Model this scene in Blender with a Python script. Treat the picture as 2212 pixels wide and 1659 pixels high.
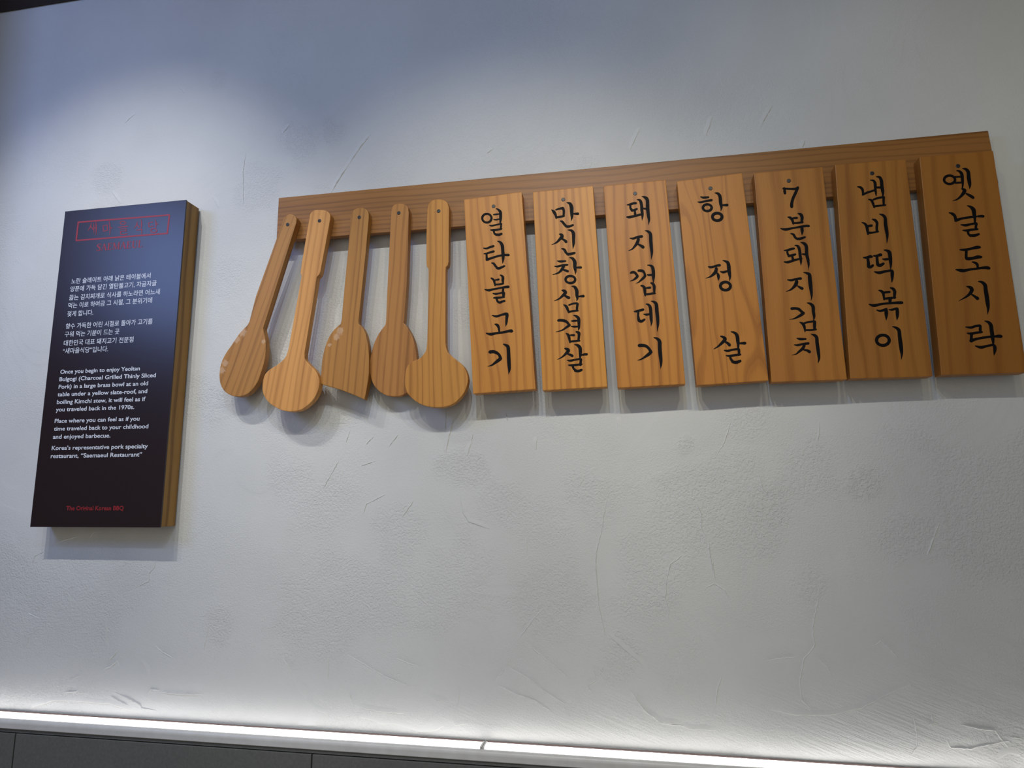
import bpy, bmesh, math, random
import numpy as np
from mathutils import Vector, Matrix

for o in list(bpy.data.objects):
    bpy.data.objects.remove(o)
S = bpy.context.scene
COL = S.collection
W, H, FPX = 2212.0, 1659.0, 1399.64
Z0 = 1.6                      # camera height above the floor
CAM = Vector((0.0, -1.4, Z0))
RM = Matrix(((0.98357221, 0.18038569, -0.00683477),
             (-0.17690773, 0.97075698, 0.16227918),
             (0.03590774, -0.15840417, 0.98672121)))   # rows: right, forward, up

# ------------------------------------------------------------------ camera
cam_d = bpy.data.cameras.new('camera')
cam_d.sensor_width = 36.0
cam_d.lens = 36.0 * FPX / W
cam_d.clip_start = 0.01
cam = bpy.data.objects.new('camera', cam_d)
COL.objects.link(cam)
cm = Matrix((RM[0], RM[2], -Vector(RM[1]))).transposed().to_4x4()
cm.translation = CAM
cam.matrix_world = cm
S.camera = cam

# ------------------------------------------------------------------ view, world, lights
S.view_settings.view_transform = 'Standard'
S.view_settings.look = 'None'
S.view_settings.gamma = 1.0
S.view_settings.use_curve_mapping = False
S.view_settings.exposure = 0.0

wd = bpy.data.worlds.new('room_ambient')
S.world = wd
wd.use_nodes = True
bg = wd.node_tree.nodes['Background']
bg.inputs[0].default_value = (1.0, 0.985, 0.90, 1)
bg.inputs[1].default_value = 0.095


def lamp(name, kind, loc, target, power, color, size=0.05, spot=None, blend=0.5, size_y=None):
    d = bpy.data.lights.new(name, kind)
    d.energy = power
    d.color = color
    if kind == 'AREA':
        d.size = size
        if size_y:
            d.shape = 'RECTANGLE'
            d.size_y = size_y
    else:
        d.shadow_soft_size = size
    if kind == 'SPOT':
        d.spot_size = math.radians(spot)
        d.spot_blend = blend
    o = bpy.data.objects.new(name, d)
    COL.objects.link(o)
    o.location = loc
    v = Vector(target) - Vector(loc)
    o.rotation_euler = v.to_track_quat('-Z', 'Y').to_euler()
    return o


# ceiling spot lamps in one row, aimed at the wall
for x, k in ((-0.12, 0.30), (-0.45, 0.15), (0.21, 0.15), (-0.90, 0.20), (0.66, 0.20)):
    lamp('ceiling_spot', 'SPOT', (x, -2.0, Z0 + 1.80), (-0.32, 0, Z0 + 0.19), 122 * k, (1.0, 0.95, 0.78), 0.012, 39, 1.0)
for x, k in ((-0.42, 0.40), (-0.90, 0.20), (0.10, 0.20), (0.60, 0.20)):
    lamp('ceiling_spot', 'SPOT', (x, -2.0, Z0 + 1.80), (0.85, 0, Z0 - 0.02), 54 * k, (1.0, 0.94, 0.68), 0.012, 58, 1.0)
for x, k in ((-1.25, 0.60), (-1.50, 0.20), (-1.00, 0.20)):
    lamp('ceiling_spot', 'SPOT', (x, -1.3, Z0 + 1.80), (-1.28, 0, Z0 + 0.20), 90 * k, (1.0, 1.0, 0.95), 0.012, 52, 1.0)
lamp('ceiling_spot', 'SPOT', (-0.12, -2.0, Z0 + 1.80), (-0.35, 0, Z0 + 0.35), 27, (0.25, 0.50, 1.0), 0.05, 74, 1.0)
# cool screen light standing out of view to the left
lamp('blue_screen', 'AREA', (-2.12, -1.42, Z0 + 1.08), (-0.95, 0, Z0 + 0.80), 10.5, (0.30, 0.46, 1.0), 0.6, size_y=0.6)
# added soft frontal fill from behind the camera, no known lamp there
lamp('front_fill', 'AREA', (-0.3, -2.9, Z0 + 0.2), (-0.3, 0, Z0 + 0.2), 14, (1.0, 0.985, 0.93), 3.2, size_y=2.2)


# ------------------------------------------------------------------ helpers
def ray(px, py):
    v = Vector(((px - W / 2) / FPX, 1.0, (H / 2 - py) / FPX))
    return RM.transposed() @ v


def at(px, py, a=0.0, bx=0.0, bz=0.0):
    """point of the plane y = a + bx*x + bz*(z - Z0) seen at a photo pixel"""
    d = ray(px, py)
    t = (a + bx * CAM.x + bz * (CAM.z - Z0) - CAM.y) / (d.y - bx * d.x - bz * d.z)
    return CAM + d * t


def empty(name, loc, rot=(0, 0, 0)):
    o = bpy.data.objects.new(name, None)
    o.empty_display_size = 0.03
    COL.objects.link(o)
    o.location = loc
    o.rotation_euler = rot
    o['_m'] = 0
    del o['_m']
    return o


def tag(o, label=None, cat=None, group=None, kind=None):
    if label: o['label'] = label
    if cat: o['category'] = cat
    if group: o['group'] = group
    if kind: o['kind'] = kind
    return o


def mat_of(o):
    return Matrix.Translation(o.location) @ o.rotation_euler.to_matrix().to_4x4()


def link_mesh(name, me, mat, parent=None):
    o = bpy.data.objects.new(name, me)
    COL.objects.link(o)
    if mat is not None:
        me.materials.append(mat)
    if parent is not None:
        o.parent = parent
    return o


def from_bm(name, bm, mat, parent=None, world=True, smooth=False):
    """bm is in world coordinates; stored relative to the parent"""
    if parent is not None and world:
        bmesh.ops.transform(bm, matrix=mat_of(parent).inverted(), verts=bm.verts)
    me = bpy.data.meshes.new(name)
    bmesh.ops.recalc_face_normals(bm, faces=bm.faces)
    if smooth:
        for f in bm.faces: f.smooth = True
    bm.to_mesh(me)
    bm.free()
    return link_mesh(name, me, mat, parent)


def bevel(bm, w, seg=2):
    es = [e for e in bm.edges if len(e.link_faces) == 2 and e.calc_face_angle(0) > 0.7]
    bmesh.ops.bevel(bm, geom=es, offset=w, segments=seg, profile=0.6, affect='EDGES')


def box(lo, hi, bev=0.0):
    bm = bmesh.new()
    bmesh.ops.create_cube(bm, size=1.0)
    for v in bm.verts:
        v.co = Vector([lo[i] + (v.co[i] + 0.5) * (hi[i] - lo[i]) for i in range(3)])
    if bev: bevel(bm, bev)
    return bm


def prism(front, off, bev=0.0):
    """front: list of world points (a polygon); off: vector to the back face"""
    bm = bmesh.new()
    f = [bm.verts.new(p) for p in front]
    b = [bm.verts.new(p + off) for p in front]
    bm.faces.new(f)
    bm.faces.new(list(reversed(b)))
    n = len(f)
    for i in range(n):
        bm.faces.new((f[i], b[i], b[(i + 1) % n], f[(i + 1) % n]))
    bmesh.ops.recalc_face_normals(bm, faces=bm.faces)
    if bev:
        es = [e for e in bm.edges if e.calc_face_angle(0) > 0.9]
        bmesh.ops.bevel(bm, geom=es, offset=bev, segments=2, profile=0.6, affect='EDGES')
    return bm


def extrude_profile(prof, x0, x1, n=1):
    """prof: closed list of (y, z), swept along x"""
    bm = bmesh.new()
    rows = []
    for k in range(n + 1):
        x = x0 + (x1 - x0) * k / n
        rows.append([bm.verts.new((x, y, z)) for y, z in prof])
    m = len(prof)
    for k in range(n):
        for i in range(m):
            bm.faces.new((rows[k][i], rows[k][(i + 1) % m], rows[k + 1][(i + 1) % m], rows[k + 1][i]))
    bm.faces.new(rows[0])
    bm.faces.new(list(reversed(rows[-1])))
    return bm


def disc(c, r, depth, n=20):
    """short round head standing on the surface at c, facing the room (-y)"""
    bm = bmesh.new()
    rim = [Vector((c.x + r * math.cos(2 * math.pi * k / n), c.y, c.z + r * math.sin(2 * math.pi * k / n))) for k in range(n)]
    a = [bm.verts.new(p) for p in rim]
    b = [bm.verts.new(p + Vector((0, -depth * 0.6, 0))) for p in rim]
    i_ = [bm.verts.new(c + (p - c) * 0.8 + Vector((0, -depth, 0))) for p in rim]
    d = [bm.verts.new(c + (p - c) * 0.28 + Vector((0, -depth, 0))) for p in rim]
    e = [bm.verts.new(c + (p - c) * 0.22 + Vector((0, -depth * 0.4, 0))) for p in rim]
    for k in range(n):
        j = (k + 1) % n
        for p, q in ((a, b), (b, i_), (i_, d), (d, e)):
            bm.faces.new((p[k], p[j], q[j], q[k]))
    bm.faces.new(e)
    bm.faces.new(list(reversed(a)))
    return bm


# ------------------------------------------------------------------ materials
class NT:
    def __init__(s, name):
        s.m = bpy.data.materials.new(name)
        s.m.use_nodes = True
        s.t = s.m.node_tree
        s.b = s.t.nodes['Principled BSDF']

    def n(s, typ, **kw):
        nd = s.t.nodes.new(typ)
        for k, v in kw.items():
            if k in ('operation', 'noise_dimensions', 'blend_type', 'data_type', 'attribute_name', 'wave_type', 'feature'):
                setattr(nd, k, v)
            else:
                nd.inputs[k].default_value = v
        return nd

    def l(s, a, b):
        s.t.links.new(a, b)

    def math(s, op, a, b=None, c=None):
        nd = s.t.nodes.new('ShaderNodeMath')
        nd.operation = op
        for i, v in enumerate((a, b, c)):
            if v is None: continue
            if isinstance(v, (int, float)):
                nd.inputs[i].default_value = v
            else:
                s.l(v, nd.inputs[i])
        return nd.outputs[0]

    def ramp(s, fac, pts):
        r = s.t.nodes.new('ShaderNodeValToRGB')
        e = r.color_ramp.elements
        while len(e) < len(pts): e.new(0.5)
        for i, (p, c) in enumerate(pts):
            e[i].position = p
            e[i].color = (*c, 1) if len(c) == 3 else c
        s.l(fac, r.inputs[0])
        return r.outputs[0]


def plain(name, col, rough=0.6, spec=0.4, emit=None, strength=0):
    m = NT(name)
    m.b.inputs['Base Color'].default_value = (*col, 1)
    m.b.inputs['Roughness'].default_value = rough
    m.b.inputs['Specular IOR Level'].default_value = spec
    if emit:
        m.b.inputs['Emission Color'].default_value = (*emit, 1)
        m.b.inputs['Emission Strength'].default_value = strength
    return m.m


def wood(name, light, dark, seed, axis='Z', rings=55.0, waver=0.55, contrast=0.75, rough=0.42, pores=0.25, scuffs=()):
    k = (0.80, 0.69, 0.46)
    light = tuple(a * b for a, b in zip(light, k))
    dark = tuple(a * b for a, b in zip(dark, k))
    m = NT(name)
    tc = m.n('ShaderNodeTexCoord')
    sep = m.n('ShaderNodeSeparateXYZ')
    m.l(tc.outputs['Object'], sep.inputs[0])
    X, Y, Z = sep.outputs
    u, v = (X, Z) if axis == 'Z' else (Z, X)       # u across, v along the grain
    def vec(su, sy, sv, off):
        c = m.n('ShaderNodeCombineXYZ')
        m.l(m.math('MULTIPLY_ADD', u, su, off), c.inputs[0])
        m.l(m.math('MULTIPLY_ADD', Y, sy, off * 1.7), c.inputs[1])
        m.l(m.math('MULTIPLY_ADD', v, sv, off * 0.37), c.inputs[2])
        return c.outputs[0]
    warp = m.n('ShaderNodeTexNoise', Scale=1.0, Detail=2.0)
    m.l(vec(9, 9, 1.6, seed * 3.1), warp.inputs['Vector'])
    r = m.math('MULTIPLY_ADD', warp.outputs[0], waver, u)
    r = m.math('ADD', r, m.math('MULTIPLY', Y, 0.5))
    # uneven ring spacing
    sp = m.n('ShaderNodeTexNoise', Scale=1.0, Detail=3.0, Roughness=0.6)
    c = m.n('ShaderNodeCombineXYZ')
    m.l(m.math('MULTIPLY_ADD', r, rings, seed * 5.3), c.inputs[0])
    sp.noise_dimensions = '3D'
    m.l(c.outputs[0], sp.inputs['Vector'])
    band = m.math('SINE', m.math('ADD', m.math('MULTIPLY', r, rings * 6.5), m.math('MULTIPLY', sp.outputs[0], 9.0)))
    band = m.math('MULTIPLY_ADD', band, 0.5, 0.5)
    band = m.math('POWER', band, 3.0)
    band = m.math('MULTIPLY', band, sp.outputs[0])
    fib = m.n('ShaderNodeTexNoise', Scale=1.0, Detail=3.0, Roughness=0.65)
    m.l(vec(520, 300, 14, seed), fib.inputs['Vector'])
    tone = m.n('ShaderNodeTexNoise', Scale=1.0, Detail=2.0)
    m.l(vec(26, 12, 1.1, seed * 7.7), tone.inputs['Vector'])
    f = m.math('MULTIPLY', band, contrast * 1.3)
    f = m.math('ADD', f, m.math('MULTIPLY', m.math('SUBTRACT', fib.outputs[0], 0.5), pores * 2.4))
    f = m.math('ADD', f, m.math('MULTIPLY', m.math('SUBTRACT', tone.outputs[0], 0.45), 1.2))
    col = m.ramp(f, [(0.0, light), (0.95, dark)])
    if scuffs:
        sn = m.n('ShaderNodeTexNoise', Scale=240.0, Detail=3.0)
        m.l(tc.outputs['Object'], sn.inputs['Vector'])
        tot = None
        for (cx, cy, cz, rad) in scuffs:
            vd = m.t.nodes.new('ShaderNodeVectorMath')
            vd.operation = 'DISTANCE'
            m.l(tc.outputs['Object'], vd.inputs[0])
            vd.inputs[1].default_value = (cx, cy, cz)
            q = m.math('MAXIMUM', m.math('SUBTRACT', 1.0, m.math('DIVIDE', vd.outputs['Value'], rad)), 0.0)
            tot = q if tot is None else m.math('MAXIMUM', tot, q)
        fac = m.math('MULTIPLY', m.math('MAXIMUM', m.math('SUBTRACT', m.math('ADD', tot, sn.outputs[0]), 0.80), 0.0), 2.2)
        fac = m.math('MINIMUM', m.math('MULTIPLY', fac, m.math('MINIMUM', m.math('MULTIPLY', tot, 4.0), 1.0)), 0.50)
        mx = m.t.nodes.new('ShaderNodeMix')
        mx.data_type = 'RGBA'
        m.l(fac, mx.inputs[0])
        m.l(col, mx.inputs[6])
        mx.inputs[7].default_value = (0.62, 0.42, 0.27, 1)
        col = mx.outputs[2]
    m.l(col, m.b.inputs['Base Color'])
    m.b.inputs['Roughness'].default_value = rough
    m.b.inputs['Specular IOR Level'].default_value = 0.35
    bp = m.n('ShaderNodeBump', Strength=0.5, Distance=0.0004)
    m.l(fib.outputs[0], bp.inputs['Height'])
    m.l(bp.outputs[0], m.b.inputs['Normal'])
    return m.m


def plaster(name):
    m = NT(name)
    tc = m.n('ShaderNodeTexCoord')
    at_ = m.n('ShaderNodeVertexColor')
    at_.layer_name = 'mask'
    sc = m.n('ShaderNodeSeparateColor')
    m.l(at_.outputs[0], sc.inputs[0])
    rough, streak, sand = sc.outputs
    def nz(scale, detail, mp=None, r=0.55):
        nd = m.n('ShaderNodeTexNoise', Scale=scale, Detail=detail, Roughness=r)
        if mp:
            mm = m.n('ShaderNodeMapping')
            mm.inputs['Rotation'].default_value = (0, math.radians(mp[0]), 0)
            mm2 = m.n('ShaderNodeMapping')
            mm2.inputs['Scale'].default_value = mp[1]
            m.l(tc.outputs['Object'], mm.inputs[0])
            m.l(mm.outputs[0], mm2.inputs[0])
            m.l(mm2.outputs[0], nd.inputs['Vector'])
        else:
            m.l(tc.outputs['Object'], nd.inputs['Vector'])
        return nd.outputs[0]
    fine = nz(330, 3)
    pit = nz(210, 3, r=0.6)
    pit = m.math('SMOOTHSTEP', pit, 0.40, 0.56) if False else m.math('MINIMUM', m.math('MULTIPLY', m.math('SUBTRACT', pit, 0.36), 5.0), 1.0)
    pit = m.math('MAXIMUM', pit, 0.0)
    st = nz(1.0, 3, (-20, (16, 60, 230)))
    h = m.math('MULTIPLY', fine, m.math('MULTIPLY_ADD', sand, 0.46, 0.20))
    h = m.math('ADD', h, m.math('MULTIPLY', pit, m.math('MULTIPLY', rough, 0.42)))
    h = m.math('ADD', h, m.math('MULTIPLY', st, m.math('MULTIPLY', streak, 1.1)))
    bp = m.n('ShaderNodeBump', Strength=1.0, Distance=0.0016)
    m.l(h, bp.inputs['Height'])
    m.l(bp.outputs[0], m.b.inputs['Normal'])
    stain = nz(3.0, 3)
    col = m.ramp(stain, [(0.3, (0.60, 0.60, 0.585)), (0.7, (0.66, 0.66, 0.645))])
    m.l(col, m.b.inputs['Base Color'])
    m.b.inputs['Roughness'].default_value = 0.72
    m.b.inputs['Specular IOR Level'].default_value = 0.25
    return m.m


def speckle(name, c1, c2, scale, rough, bump=0.0003):
    m = NT(name)
    tc = m.n('ShaderNodeTexCoord')
    nz = m.n('ShaderNodeTexNoise', Scale=scale, Detail=4.0, Roughness=0.65)
    m.l(tc.outputs['Object'], nz.inputs['Vector'])
    m.l(m.ramp(nz.outputs[0], [(0.3, c1), (0.7, c2)]), m.b.inputs['Base Color'])
    m.b.inputs['Roughness'].default_value = rough
    bp = m.n('ShaderNodeBump', Strength=0.6, Distance=bump)
    m.l(nz.outputs[0], bp.inputs['Height'])
    m.l(bp.outputs[0], m.b.inputs['Normal'])
    return m.m


M_WALL = plaster('troweled_plaster')
M_INK = plain('black_ink', (0.004, 0.003, 0.004), 0.55, 0.10)
M_SCREW = plain('black_screw', (0.008, 0.008, 0.010), 0.4, 0.5)
M_LEDGE = speckle('pale_stone', (0.60, 0.58, 0.55), (0.70, 0.685, 0.66), 25, 0.35)
M_TILE = speckle('dark_grey_tile', (0.115, 0.115, 0.105), (0.145, 0.145, 0.132), 160, 0.7)
M_GROUT = plain('dark_grout', (0.02, 0.02, 0.02), 0.9)
M_LED = plain('led_diffuser', (0.9, 0.9, 0.9), 0.5, 0.3, (1.0, 0.975, 0.96), 3.0)
M_SEAM_SHADE = plain('seam_shade_brown', (0.07, 0.045, 0.04), 0.7)  # dark brown painted in for the shadow in the gap at the wall
M_DARKWOOD = speckle('dark_brown_paint', (0.022, 0.010, 0.008), (0.035, 0.017, 0.013), 40, 0.6)
M_FLOOR = speckle('grey_floor', (0.10, 0.095, 0.09), (0.16, 0.15, 0.14), 12, 0.5)
M_CEIL = plain('dark_ceiling', (0.04, 0.035, 0.035), 0.8)
M_FACE = plain('dark_printed_panel', (0.018, 0.009, 0.011), 0.30, 0.5)
M_WHITE = plain('white_print', (0.72, 0.74, 0.80), 0.5)
M_RED = plain('red_print', (0.30, 0.022, 0.026), 0.45)

# ------------------------------------------------------------------ plaster wall
rng = np.random.default_rng(7)
LEDGE_Z = -0.510


def vnoise(X, Z, f, seed, fz=None):
    r = np.random.default_rng(seed)
    fz = fz or f
    x = (X + 4.0) * f
    z = (Z + 4.0) * fz
    nx, nz = int(8 * f) + 3, int(8 * fz) + 3
    g = r.random((min(nx, 1500), min(nz, 1500)))
    i = np.floor(x).astype(int) % (g.shape[0] - 1)
    j = np.floor(z).astype(int) % (g.shape[1] - 1)
    u = x - np.floor(x)
    v = z - np.floor(z)
    u = u * u * (3 - 2 * u)
    v = v * v * (3 - 2 * v)
    return (g[i, j] * (1 - u) + g[i + 1, j] * u) * (1 - v) + (g[i, j + 1] * (1 - u) + g[i + 1, j + 1] * u) * v


def fbm(X, Z, f, seed, o=3):
    s = 0
    a = 1.0
    t = 0
    for k in range(o):
        s = s + a * vnoise(X, Z, f * 2 ** k, seed + k * 11)
        t += a
        a *= 0.5
    return s / t


def sstep(a, b, x):
    t = np.clip((x - a) / (b - a), 0, 1)
    return t * t * (3 - 2 * t)


ROUGH_SPOTS = [(650, 300, 60, 1), (715, 290, 45, 1), (560, 400, 70, .8), (230, 385, 45, 1), (470, 170, 26, .8), (960, 290, 80, .5),
               (1085, 330, 70, .5), (700, 440, 60, .5), (640, 480, 60, .7), (490, 600, 60, .6), (500, 820, 50, .5),
               (690, 930, 40, .6), (620, 1040, 60, .7), (700, 1100, 80, .7), (980, 1010, 40, 1), (1020, 1010, 40, 1), (860, 1160, 70, .8),
               (1090, 1090, 60, .8), (1000, 1240, 90, .8), (1180, 1130, 60, .7), (640, 1350, 60, .8), (470, 1350, 45, 1), (80, 1300, 35, 1),
               (170, 1320, 40, .7), (215, 1360, 25, 1), (700, 1250, 90, .7), (1480, 960, 20, 1), (1620, 910, 45, .7), (1560, 1020, 40, .6),
               (1660, 1090, 45, 1), (1750, 1020, 60, .8), (1870, 1040, 40, 1), (1620, 1160, 60, .8), (1960, 1160, 60, .8), (2180, 1205, 40, .8),
               (1750, 1260, 40, .7), (1290, 1100, 40, .6), (1480, 1440, 60, .6), (1540, 1140, 30, .8), (2150, 1000, 40, .6), (1270, 350, 30, .8),
               (1180, 1290, 90, .7), (1340, 1420, 50, .9)]


def build_wall():
    x0, x1, z0, z1 = -1.83, 1.60, -0.60, 1.46
    st = 0.0031
    nx, nz = int((x1 - x0) / st), int((z1 - z0) / st)
    xs = np.linspace(x0, x1, nx)
    zs = np.linspace(z0, z1, nz)
    X, Z = np.meshgrid(xs, zs, indexing='ij')
    patch = fbm(X, Z, 4.5, 3, 4)
    rough = sstep(0.50, 0.66, patch) * 0.75 + 0.10
    damp = 1 - 0.65 * sstep(0.45, 1.0, Z)            # the plaster is smoother towards the top
    rough = rough * damp
    for px, py, r, a in ROUGH_SPOTS:
        p = at(px, py)
        rr = r * 0.00115
        d = np.hypot(X - p.x, Z - (p.z - Z0)) / rr
        n = vnoise(X, Z, 30, 91) * 0.6
        rough = np.maximum(rough, a * (1 - sstep(0.5, 1.25, d + n - 0.3)))
    low = sstep(-0.12, -0.42, Z)
    right = sstep(-0.9, 0.6, X)
    streak = low * (0.25 + 0.75 * right) * sstep(0.35, 0.62, fbm(X, Z, 3.3, 40, 3) + 0.08 * low)
    sand = sstep(0.40, 0.62, fbm(X, Z, 5.2, 77, 3)) * (1 - 0.6 * sstep(0.3, 1.0, Z)) + 0.5 * low
    sand = np.clip(sand, 0, 1)
    h = 0.0040 * (fbm(X, Z, 2.2, 5, 2) - 0.5)
    h += 0.0012 * (fbm(X, Z, 9, 15, 2) - 0.5) * (1 + low)
    h += 0.0007 * rough * (fbm(X, Z, 90, 25, 2) - 0.5)
    # overlapping trowel passes: plateaus with soft steps
    pl = fbm(X + 0.25 * vnoise(X, Z, 3, 8), Z + 0.2 * vnoise(X, Z, 3, 9), 3.4, 60, 2)
    for k, lv in enumerate((0.40, 0.48, 0.56, 0.63)):
        h += 0.00035 * (1 + 0.8 * low) * sstep(lv - 0.006, lv + 0.006, pl)
    ca, sa = math.cos(math.radians(-20)), math.sin(math.radians(-20))
    U, V = X * ca + Z * sa, -X * sa + Z * ca   # streaks fall towards the right
    h += 0.0011 * streak * (vnoise(U, V, 9, 33, 75) - 0.5)
    h -= h.max()
    me = bpy.data.meshes.new('wall_back')
    co = np.empty((nx * nz, 3), np.float32)
    co[:, 0] = X.ravel()
    co[:, 1] = (-h).ravel()
    co[:, 2] = Z.ravel() + Z0
    idx = np.arange(nx * nz).reshape(nx, nz)
    q = np.stack([idx[:-1, :-1], idx[1:, :-1], idx[1:, 1:], idx[:-1, 1:]], -1).reshape(-1, 4)
    me.vertices.add(len(co))
    me.vertices.foreach_set('co', co.ravel())
    me.loops.add(q.size)
    me.loops.foreach_set('vertex_index', q.ravel().astype(np.int32))
    me.polygons.add(len(q))
    me.polygons.foreach_set('loop_start', np.arange(0, q.size, 4, dtype=np.int32))
    me.polygons.foreach_set('loop_total', np.full(len(q), 4, np.int32))
    me.polygons.foreach_set('use_smooth', np.ones(len(q), bool))
    me.update(calc_edges=True)
    ca_ = me.color_attributes.new('mask', 'FLOAT_COLOR', 'POINT')
    buf = np.ones((nx * nz, 4), np.float32)
    buf[:, 0] = rough.ravel()
    buf[:, 1] = streak.ravel()
    buf[:, 2] = sand.ravel()
    ca_.data.foreach_set('color', buf.ravel())
    o = link_mesh('wall_back', me, M_WALL)
    o['kind'] = 'structure'

    def surf(x, z):
        i = int(np.clip((x - x0) / (x1 - x0) * (nx - 1), 0, nx - 1))
        j = int(np.clip((z - z0) / (z1 - z0) * (nz - 1), 0, nz - 1))
        return -float(h[i, j])
    return o, surf


wall, SURF = build_wall()

# trowel ridges (r), step edges (g) seen in the plaster; coordinates per view window
RIDGES = """
@ 1200 1200 2.186
r 190,0 195,130 205,250 230,350 232,410
r 740,0 745,60 755,120
r 590,0 545,40 525,120 520,200 535,270 530,320
r 700,155 750,135 800,165 820,210
r 1250,130 1240,220 1215,340 1225,430 1175,490 1155,590 1160,680 1230,750
R 350,635 420,735 500,795 620,810
G 420,735 500,795 600,800
G 600,810 640,824 760,830
R 785,570 765,640 750,740
r 1240,480 1280,520 1310,580
r 1500,430 1540,405 1590,450 1620,490
g 1020,730 1130,755 1300,755 1450,720 1560,660 1680,610
r 1690,760 1705,830 1710,900 1680,950
R 1780,750 1785,790 1765,800
R 1850,870 1870,910 1960,915 2080,890 2120,880 2150,880
R 1910,800 2000,820 2080,830 2110,870 2150,915
r 170,530 195,590 150,620 180,660
g 240,370 330,450 400,510 430,550
r 990,500 1060,490 1140,480
g 2100,960 2150,935 2200,950
r 2150,860 2210,870
@ 600 1250 3.16
R 20,550 60,600 90,680
g 60,640 110,720 180,830
G 180,830 240,890 320,930
g 160,700 230,780 300,850
R 480,790 500,830
G 520,870 570,890 720,915 860,925
r 450,510 600,600 740,680 900,740
g 550,950 640,970 700,1000 800,995 870,1020 960,1050 1060,1045 1130,1010
g 130,1005 260,1010
g 1180,960 1210,1005 1300,990
r 1590,545 1530,640 1470,720
r 800,545 880,580 970,605
r 1500,730 1620,790 1760,840 1880,920
r 1560,600 1700,680 1830,780 1960,860
r 1680,430 1830,560 2000,700
r 930,115 980,150 1030,190
r 1830,190 1750,270 1640,420
g 1030,810 1090,830 1160,840
r 340,540 335,700
r 1245,740 1220,890
@ 0 1100 3.16
R 355,242 430,210 520,188
r 590,210 640,150
r 1060,330 1045,400 1010,440 1010,490 900,545
r 210,380 230,320 290,290
r 270,800 190,880 160,970
R 800,965 730,1040
R 700,1100 750,1075 790,1040 810,1080
g 950,1040 990,1090 1000,1140
R 1000,1265 1020,1235 1080,1240
R 1080,1248 1200,1260 1380,1268
G 1080,1252 1200,1268 1370,1272
R 740,1275 800,1310 870,1345
R 770,1255 860,1290 950,1340 960,1360 1060,1380
G 210,1360 270,1335 350,1310 480,1312
G 480,1312 640,1325 750,1335 830,1360 950,1400
R 430,1255 510,1250 530,1235
r 1040,925 1100,980 1190,1030
r 180,710 260,750
g 440,1205 510,1225
r 470,1165 540,1140
r 720,930 715,760
r 1380,980 1415,800
@ 600 880 3.16
G 1210,40 1195,80 1165,200 1145,300
r 570,740 590,690 600,660 680,620 735,590
r 930,630 840,755
g 1320,230 1290,330
r 1330,180 1320,230
g 1770,200 1760,290
r 560,400 660,365
r 820,180 750,270
r 655,190 590,260
r 490,150 460,240
g 1240,600 1260,720 1300,780 1440,830
r 2180,950 2170,1110 2180,1200 2190,1300
R 1548,30 1568,90
r 1145,0 1140,170
r 1700,890 1700,1000
r 930,1270 1000,1330
r 300,560 420,350
@ 400 150 3.16
G 1265,435 1190,530 1110,650
G 1110,650 1050,740 995,835
g 715,370 660,435
g 740,255 745,285
r 410,560 390,700 390,940
g 180,870 220,940
g 1410,230 1390,190
g 2100,540 2060,570
@ 1200 850 2.186
g 290,110 295,190
r 830,130 800,230 760,290
r 950,360 970,410 975,440 1020,500
r 1815,610 1790,680
R 1790,680 1775,720 1758,765
r 1250,130 1240,230
r 660,500 690,570 690,640 720,690
R 720,690 730,760 745,850
r 245,490 235,540 215,660 190,760 185,860
r 600,765 540,810 530,860
R 1065,140 1072,152
@ 1000 0 1.825
g 1220,415 1175,495
g 985,455 960,530
g 700,500 660,585
g 1350,550 1340,580
@ 0 0 3.687
g 1410,680 1460,735
g 1070,900 1020,940 985,975
g 880,1520 950,1620
"""


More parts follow.
